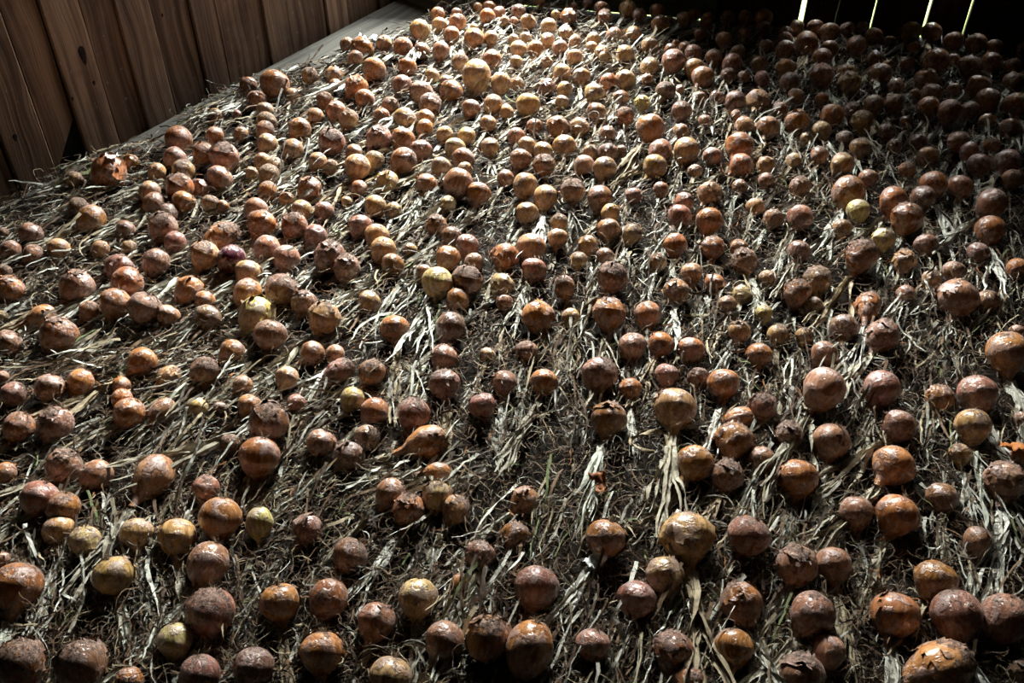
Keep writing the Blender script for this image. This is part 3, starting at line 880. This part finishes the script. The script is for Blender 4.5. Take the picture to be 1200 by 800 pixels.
ELEV = [0.30, 0.55, 0.75, 0.42, 0.9, 0.62, 0.35, 0.80, 0.50, 0.68, 0.25, 0.95, 0.58, 0.45]
VAR = [make_variant(11 + 37 * k, 30, 26, 8, 16, 1.0 + 0.05 * (k % 3), ELEV[k]) for k in range(14)]
VAR_LONG = [make_variant(901 + 37 * k, 30, 26, 5, 16, 1.35, 0.12 + 0.1 * k) for k in range(2)]
VAR_EGG = [make_variant(951 + 37 * k, 30, 26, 5, 16, 1.30, 0.85) for k in range(2)]
VAR_ALL = VAR + VAR_LONG + VAR_EGG
for v in VAR_ALL:
    v['m_bulb'] = quads_mesh(v['bulb'][0], v['bulb'][1], 'bulb', co=v['bulb'][2])
    v['m_skin'] = quads_mesh(v['skin'][0], v['skin'][1], 'outer_skin', co=v['skin'][2])
    v['m_stalk'] = quads_mesh(v['stalk'][0], v['stalk'][1], 'stalk', smooth=False, uv=v['stalk'][2])
    v['m_roots'] = quads_mesh(v['roots'][0], v['roots'][1], 'roots')
    for k, m in (('m_bulb', M_SKIN), ('m_skin', M_SKIN), ('m_stalk', M_LEAF), ('m_roots', M_ROOT)):
        v[k].materials.append(m)
LOW = [make_variant(11 + 37 * k, 16, 15, 4, 9, 1.0 + 0.05 * (k % 3), ELEV[k]) for k in range(14)]

# choose for each onion its variant and a lie of the top that runs clear of the onions before it
XY = P2
HD = heading(XY)
for i, o in enumerate(onions):
    best = None
    for dv in (0, -0.15, 0.15, -0.3, 0.3, -0.45, 0.45):
        a = HD[i] + dv + random.uniform(-0.12, 0.12)
        if 'L' in o['c']:
            a = HD[i] - 0.95 + dv * 0.3
        u = np.array((math.cos(a), math.sin(a)))
        rel = XY - XY[i]
        along = rel @ u
        across = np.abs(rel @ np.array((-u[1], u[0])))
        hit = (along > 0.3 * o['D']) & (along < 3.0 * o['D'] + 0.1) & (across < R + 0.12 * o['D'])
        free = along[hit].min() / o['D'] if hit.any() else 9
        sc = min(free, 3.2) - abs(dv) * 1.2
        if best is None or sc > best[0]:
            best = (sc, a, free)
    o['a'], o['free'] = best[1], best[2]
    c = o['c']
    if 'e' in c or 'L' in c:
        o['v'] = VAR_LONG[i % 2]
    elif 'E' in c:
        o['v'] = VAR_EGG[i % 2]
    else:
        o['vi'] = random.randrange(14)
        o['v'] = VAR[o['vi']]
    if 'vi' not in o:
        o['vi'] = i % 14
    key = [k for k in c if k in 'cbtpgu'] or ['d']
    o['key'] = key[0]
    base = np.array(TINT[key[0]]) * random.uniform(0.82, 1.18) * (0.8 if 'd' in c else 1.0)
    base = base * np.array([1, random.uniform(0.9, 1.1), random.uniform(0.85, 1.15)])
    o['tint'] = base
    o['dirt'] = random.uniform(0.28, 0.66) if 'd' in c else (random.uniform(0.0, 0.15) if 'g' in c else random.uniform(0.12, 0.6))

order = sorted([o for o in onions if not o.get('filler')], key=lambda o: -o['d'])
pick = []
for (x, y, _, _) in LANDMARKS:                   # small but noticeable ones count among the three hundred
    o = min(order, key=lambda o: (o['px'] - x) ** 2 + (o['py'] - y) ** 2)
    if o not in order[:300] and o not in pick:
        pick.append(o)
rest = [o for o in order if o not in pick]
order = rest[:300 - len(pick)] + pick + rest[300 - len(pick):]
named, massed = order[:300], order[300:] + [o for o in onions if o.get('filler')]
lm_of = {}
for (x, y, full, short) in LANDMARKS:
    o = min(named, key=lambda o: (o['px'] - x) ** 2 + (o['py'] - y) ** 2)
    if math.hypot(o['px'] - x, o['py'] - y) < 9 and id(o) not in lm_of:
        lm_of[id(o)] = (full, short)
        o['lm'] = short
    else:
        print('landmark not matched', full)

RANK = ['next', 'second', 'third', 'fourth', 'fifth', 'sixth', 'seventh', 'eighth', 'ninth', 'tenth']
WAYS = ['away from the wall from', 'in front of', 'toward the wall from', 'behind']
cand = {}
lms = [o for o in named if 'lm' in o]
real = [o for o in onions if not o.get('filler')]
for L in lms:
    sect = {k: [] for k in range(4)}
    for o in real:
        if o is L:
            continue
        dx, dy = o['px'] - L['px'], o['py'] - L['py']
        k = (0 if dx > 0 else 2) if abs(dx) > abs(dy) else (1 if dy > 0 else 3)
        sect[k].append((math.hypot(dx, dy), id(o)))
    for k in range(4):
        for rk, (dist, oid) in enumerate(sorted(sect[k])[:10]):
            cand.setdefault(oid, []).append((rk, dist, k, L['lm']))


def label_for(o, avg):
    if id(o) in lm_of:
        return lm_of[id(o)][0]
    size = 'big' if o['D'] > avg * 1.22 else ('small' if o['D'] < avg * 0.80 else '')
    crust = 'crusty ' if 'd' in o['c'] else ''
    if id(o) not in cand:
        print('no landmark near', o['px'], o['py'])
        return 'onion'
    rk, dist, k, nm = min(cand[id(o)], key=lambda t: (t[0], t[1]))
    return ' '.join(f"{size} {crust}{WORD[o['key']]} onion, {RANK[rk]} {WAYS[k]} {nm}".split())


avg = sum(o['D'] for o in named) / len(named)
for i, o in enumerate(named):
    v = o['v']
    r = o['D'] / 2
    e = bpy.data.objects.new('onion', None)
    COL.objects.link(e)
    e.empty_display_size = 0.02
    zc = max(r * v['height'] - 0.002, 0.019)
    sh = at(o['px'], o['py'], zc) - at(o['px'], o['py'], 0.028)
    e.location = (o['P'].x + sh.x, o['P'].y + sh.y, zc)
    e.rotation_euler = (random.uniform(-.18, .18), random.uniform(-.12, .12), o['a'])
    e.scale = (r, r, r)
    tag(e, label_for(o, avg), 'onion', 'onions laid out to dry on the floor')
    col = (*[float(min(1, x)) for x in o['tint']], o['dirt'])
    b = link('bulb', v['m_bulb'], None, e)
    b.color = col
    st = link('stalk', v['m_stalk'], None, e)
    lc = LEAFCOLS[random.randrange(6)] * random.uniform(0.8, 1.15)
    st.color = (*[float(x) for x in lc], 1)
    ln = min(1.15, max(0.55, (o['free'] + 0.5) / 2.3)) * random.uniform(0.9, 1.1)
    st.scale = (ln, 1, 1)
    if ln < 0.99:
        st.location.x = (1 - ln) * 0.9
    rt = link('roots', v['m_roots'], None, e)
    if 'f' in o['c'] or random.random() < 0.55:
        sk = link('outer_skin', v['m_skin'], None, e)
        k = 1.25 if 'f' in o['c'] else 0.85
        sk.color = (min(1, col[0] * k), min(1, col[1] * k), min(1, col[2] * k), 0.35 if 'f' in o['c'] else min(1, o['dirt'] + 0.15))
print('onions', len(real), 'filler', len(onions) - len(real), 'named', len(named), 'massed', len(massed))

# the rest of the onions, beyond the three hundred that show largest
VV, QQ, CC, TT, UU, MI = [], [], [], [], [], []
base_i = 0
for o in massed:
    v = LOW[o['vi']]
    r = o['D'] / 2
    ca, sa = math.cos(o['a']), math.sin(o['a'])
    Rm = np.array(Matrix.Rotation(o['a'], 3, 'Z') @ Matrix.Rotation(random.uniform(-.2, .2), 3, 'X'))
    zc = max(r * v['height'] - 0.002, 0.019)
    sh = at(o['px'], o['py'], zc) - at(o['px'], o['py'], 0.028)
    pos = np.array((o['P'].x + sh.x, o['P'].y + sh.y, zc))
    rnd = random.random()
    lc = LEAFCOLS[random.randrange(6)] * random.uniform(0.8, 1.15)
    ln = min(1.15, max(0.55, (o['free'] + 0.5) / 2.3))
    for kind, mi in (('bulb', 0), ('skin', 0), ('stalk', 1)):
        A = v[kind]
        P = A[0].copy()
        if kind == 'stalk':
            P[:, 0] = P[:, 0] * ln + (1 - ln) * 0.9
        elif kind == 'skin' and rnd < 0.4:
            continue
        P = (P * r) @ Rm.T + pos
        n = len(P)
        VV.append(P)
        QQ.append(A[1] + base_i)
        CC.append(A[2] if kind != 'stalk' else np.zeros((n, 3)))
        UU.append(A[2] if kind == 'stalk' else np.zeros((n, 2)))
        t = np.empty((n, 4))
        t[:, :3] = np.clip(o['tint'] if kind != 'stalk' else lc, 0, 1)
        t[:, 3] = rnd
        TT.append(t)
        MI.append(np.full(len(A[1]), mi))
        base_i += n
me = quads_mesh(np.vstack(VV), np.vstack(QQ), 'onions', uv=np.vstack(UU), tint=np.vstack(TT), co=np.vstack(CC), mat_idx=np.concatenate(MI))
me.materials.append(M_SKIN_MASS)
me.materials.append(M_LEAF_MASS)
mo = link('onions', me)
tag(mo, 'small far onions of the drying layer packed toward the dark back wall', 'onion', kind='stuff')

# ------------------------------------------------------------------ chaff and loose leaves under the onions
POLY = [(-60, 272), (0, 241), (108, 184), (140, 176), (190, 164), (206, 139), (285, 96), (332, 85), (380, 72), (440, 48), (480, 34), (507, 13), (540, 4), (675, 10), (700, 22), (1260, 66), (1300, 840), (-90, 840)]
PW = np.array([tuple(at(x, y, -0.01))[:2] for x, y in POLY])


def inside(X):
    c = np.zeros(len(X), bool)
    n = len(PW)
    for i in range(n):
        a, b = PW[i], PW[(i + 1) % n]
        t = (a[1] > X[:, 1]) != (b[1] > X[:, 1])
        xx = (b[0] - a[0]) * (X[:, 1] - a[1]) / (b[1] - a[1] + 1e-12) + a[0]
        c ^= t & (X[:, 0] < xx)
    return c


def edge_dist(X):
    d = np.full(len(X), 9.0)
    n = len(PW)
    for i in range(n):
        a, b = PW[i], PW[(i + 1) % n]
        ab = b - a
        t = np.clip(((X - a) @ ab) / (ab @ ab), 0, 1)
        d = np.minimum(d, np.hypot(*(X - a - t[:, None] * ab).T))
    return d


lo2, hi2 = PW.min(0) - 0.03, PW.max(0) + 0.03
GS = 0.018
gx, gy = np.arange(lo2[0], hi2[0], GS), np.arange(lo2[1], hi2[1], GS)
GX, GY = np.meshgrid(gx, gy)
pts = np.stack([GX.ravel(), GY.ravel()], 1)
ins = inside(pts)
ed = edge_dist(pts)
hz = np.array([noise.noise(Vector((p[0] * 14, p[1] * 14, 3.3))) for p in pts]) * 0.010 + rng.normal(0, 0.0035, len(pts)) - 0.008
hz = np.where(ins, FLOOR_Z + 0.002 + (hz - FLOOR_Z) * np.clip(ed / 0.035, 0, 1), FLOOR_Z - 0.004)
nx, ny = len(gx), len(gy)
ii = (np.arange(ny - 1)[:, None] * nx + np.arange(nx - 1)[None, :]).ravel()
keep = ins[ii] | ins[ii + 1] | ins[ii + nx] | ins[ii + nx + 1]
ii = ii[keep]
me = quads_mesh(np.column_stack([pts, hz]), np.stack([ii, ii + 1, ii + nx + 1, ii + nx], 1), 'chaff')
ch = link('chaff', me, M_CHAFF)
tag(ch, 'dark brown layer of crumbled dry chaff under the onions', 'chaff', kind='stuff')


def litter(name, n, len_rng, wid_rng, align, nseg, cols, colp, zlo, zhi, curl, label, near=0.5, arch=0.5, clump=None):
    """n loose dry leaves as one mesh; align: spread round the local lie of the tops"""
    X = np.empty((0, 2))
    while len(X) < n:
        # half spread evenly over the picture, half over the floor
        k = int(n * near)
        img = np.array([tuple(at(x, y))[:2] for x, y in zip(rng.uniform(-40, 1240, k), rng.uniform(5, 830, k))]) if k else np.empty((0, 2))
        fl_ = rng.uniform(lo2, hi2, (n - k, 2))
        Y = np.vstack([img, fl_])
        Y = Y[inside(Y)]
        if clump is not None:                     # lies in sheaves rather than evenly
            nz = np.array([noise.noise(Vector((p[0] * 5.5, p[1] * 5.5, 9.1))) for p in Y])
            Y = Y[nz > rng.normal(clump, 0.12, len(Y))]
        X = np.vstack([X, Y])
    X = X[rng.permutation(len(X))[:n]]
    L = rng.uniform(*len_rng, n)
    Wd = rng.uniform(*wid_rng, n)
    th = heading(X) + rng.normal(0, align, n)
    kap = rng.normal(0, curl, n)
    kap2 = rng.normal(0, curl, n)
    z0 = rng.uniform(zlo, zhi, n) * np.clip(edge_dist(X) / 0.05, 0.15, 1)
    pitch = rng.normal(0, 0.22, n)
    s = np.linspace(0, 1, nseg + 1)
    ang = th[:, None] + kap[:, None] * (s - .5)[None] + kap2[:, None] * ((s - .5) ** 2)[None] * 2 + rng.normal(0, 0.10, (n, nseg + 1))
    step = (L / nseg)[:, None]
    cx = np.cumsum(np.cos(ang) * step, 1)
    cy = np.cumsum(np.sin(ang) * step, 1)
    cx = cx - cx.mean(1, keepdims=True) + X[:, :1]
    cy = cy - cy.mean(1, keepdims=True) + X[:, 1:]
    cz = z0[:, None] + L[:, None] * (pitch[:, None] * (s - .5)[None] + arch * rng.uniform(-.1, .3, n)[:, None] * (0.25 - (s - .5) ** 2)[None] * 4) + rng.normal(0, 0.0012, (n, nseg + 1))
    cz = np.maximum(cz, -0.012)
    tw = rng.uniform(-0.9, 0.9, n)[:, None] + np.cumsum(rng.normal(0, 0.35, (n, nseg + 1)), 1)
    wv = Wd[:, None] * (1 - 0.7 * s ** 2)[None] * rng.uniform(0.75, 1.2, (n, nseg + 1)) * 0.5
    ax, ay, az = -np.sin(ang) * np.cos(tw), np.cos(ang) * np.cos(tw), np.sin(tw)
    A = np.stack([cx - ax * wv, cy - ay * wv, cz - az * wv], 2)
    B = np.stack([cx + ax * wv, cy + ay * wv, cz + az * wv], 2)
    V = np.stack([A, B], 2).reshape(-1, 3)
    m = (nseg + 1) * 2
    q = np.arange(nseg)[:, None] * 2 + np.array([0, 1, 3, 2])[None]
    Q = (np.arange(n)[:, None, None] * m + q[None]).reshape(-1, 4)
    uv = np.tile(np.stack([np.tile([0., 1.], nseg + 1), np.repeat(s * 3, 2)], 1), (n, 1)) + np.repeat(rng.uniform(0, 20, (n, 1)), m, 0)
    ci = np.array(cols)[rng.choice(len(cols), n, p=colp)] * rng.uniform(0.7, 1.25, (n, 1))
    T = np.ones((n * m, 4))
    T[:, :3] = np.repeat(np.clip(ci, 0, 1), m, 0)
    me = quads_mesh(V, Q, name, smooth=False, uv=uv, tint=T)
    o = link(name, me, M_LEAF_MASS)
    tag(o, label, 'dry leaves', kind='stuff')
    return o


PALE, STRAW, GREY = (0.62, 0.61, 0.53), (0.38, 0.31, 0.20), (0.32, 0.30, 0.25)
BROWN, UMBER, BLACKB, GREEN, RUST = (0.17, 0.105, 0.06), (0.075, 0.045, 0.028), (0.028, 0.019, 0.014), (0.20, 0.24, 0.10), (0.34, 0.14, 0.05)
litter('leaf_litter', 30000, (0.025, 0.075), (0.0015, 0.0045), 1.1, 6, [PALE, STRAW, GREY, BROWN, UMBER, BLACKB, GREEN, RUST],
       [.05, .06, .06, .20, .32, .26, .02, .03], -0.008, 0.022, 1.5, 'short crumpled dry leaf scraps strewn between the onions', 0.35)
litter('dry_leaves', 5000, (0.08, 0.22), (0.003, 0.008), 0.28, 12, [PALE, STRAW, GREY, BROWN, UMBER, GREEN],
       [.27, .15, .16, .18, .22, .02], -0.006, 0.022, 0.5, 'long flattened grey and straw coloured onion leaves lying between bulbs', 0.25, 0.25, 0.12)
litter('fine_roots', 15000, (0.03, 0.09), (0.0008, 0.0018), 1.6, 9, [STRAW, GREY, BROWN, UMBER], [.25, .2, .35, .2],
       0.0, 0.030, 3.2, 'thin curly brown root threads tangled over the leaves', 0.5, 1.0)


# ------------------------------------------------------------------ single scraps one can pick out
def scrap(name, px, py, size, col, label, cat, seed, z=0.03, nx=9, ny=7, curl=0.5, rough=0.5):
    r = random.Random(seed)
    V = []
    off = Vector((r.uniform(0, 40), r.uniform(0, 40), 0))
    for j in range(ny):
        for i in range(nx):
            u, w = i / (nx - 1) - .5, j / (ny - 1) - .5
            edge = 1 + 0.25 * noise.noise(Vector((u * 5, w * 5, 0)) + off)
            h = curl * (u * u * 1.4 - 0.2) + 0.28 * noise.noise(Vector((u * 4, w * 4, 2)) + off) + 0.12 * noise.noise(Vector((u * 11, w * 11, 2)) + off)
            V.append((u * size * edge, w * size * 0.75 * edge, h * size))
    Fc = [(j * nx + i, j * nx + i + 1, (j + 1) * nx + i + 1, (j + 1) * nx + i) for j in range(ny - 1) for i in range(nx - 1)]
    me = mesh_from(V, Fc, name, True)
    o = link(name, me, plain_material(name + '_surface', col, rough, 0.3, 60))
    sol = o.modifiers.new('thickness', 'SOLIDIFY')
    sol.thickness = 0.0008
    o.location = at(px, py, z)
    o.rotation_euler = (r.uniform(-.3, .5), r.uniform(-.3, .3), r.uniform(0, 6.28))
    tag(o, label, cat)
    return o


scrap('skin_flake', 697, 655, 0.034, (0.72, 0.72, 0.68), 'crumpled white papery skin flake in front of a crusty copper onion', 'skin flake', 3, 0.03)
scrap('skin_flake', 700, 566, 0.040, (0.24, 0.085, 0.03), 'torn rust-orange husk scrap below the shiny copper onion', 'skin flake', 5, 0.035)
scrap('skin_flake', 131, 183, 0.032, (0.75, 0.70, 0.66), 'curled whitish skin flake on the onion against the plank wall', 'skin flake', 8, 0.085)
scrap('skin_flake', 1186, 521, 0.040, (0.30, 0.105, 0.03), 'upright torn orange skin flake beside the large dark smooth onion', 'skin flake', 11, 0.045)
scrap('plastic_scrap', 432, 46, 0.10, (0.34, 0.40, 0.46), 'bluish grey plastic scrap lying on the boards behind onions', 'scrap', 14, 0.0, curl=0.2, rough=0.35)

# a dry leaf bent into a loop
r_ = random.Random(4)
c0 = at(760, 517, 0.035)
path = []
for k in range(26):
    a = -0.6 + k / 25 * 5.6
    path.append(c0 + Vector((0.034 * math.cos(a), 0.026 * math.sin(a), 0.006 * math.sin(a * 2))))
P_, U_, Q_ = ribbon(path, 0.009, 0.25, r_, False)
me = quads_mesh(np.array([tuple(p) for p in P_]), np.array(Q_), 'curled_leaf', smooth=True, uv=np.array(U_))
o = link('curled_leaf', me, M_LEAF)
o.color = (0.42, 0.33, 0.2, 1)
tag(o, 'dry tan leaf bent into an open loop in front of the onion with curling skin', 'dry leaf')
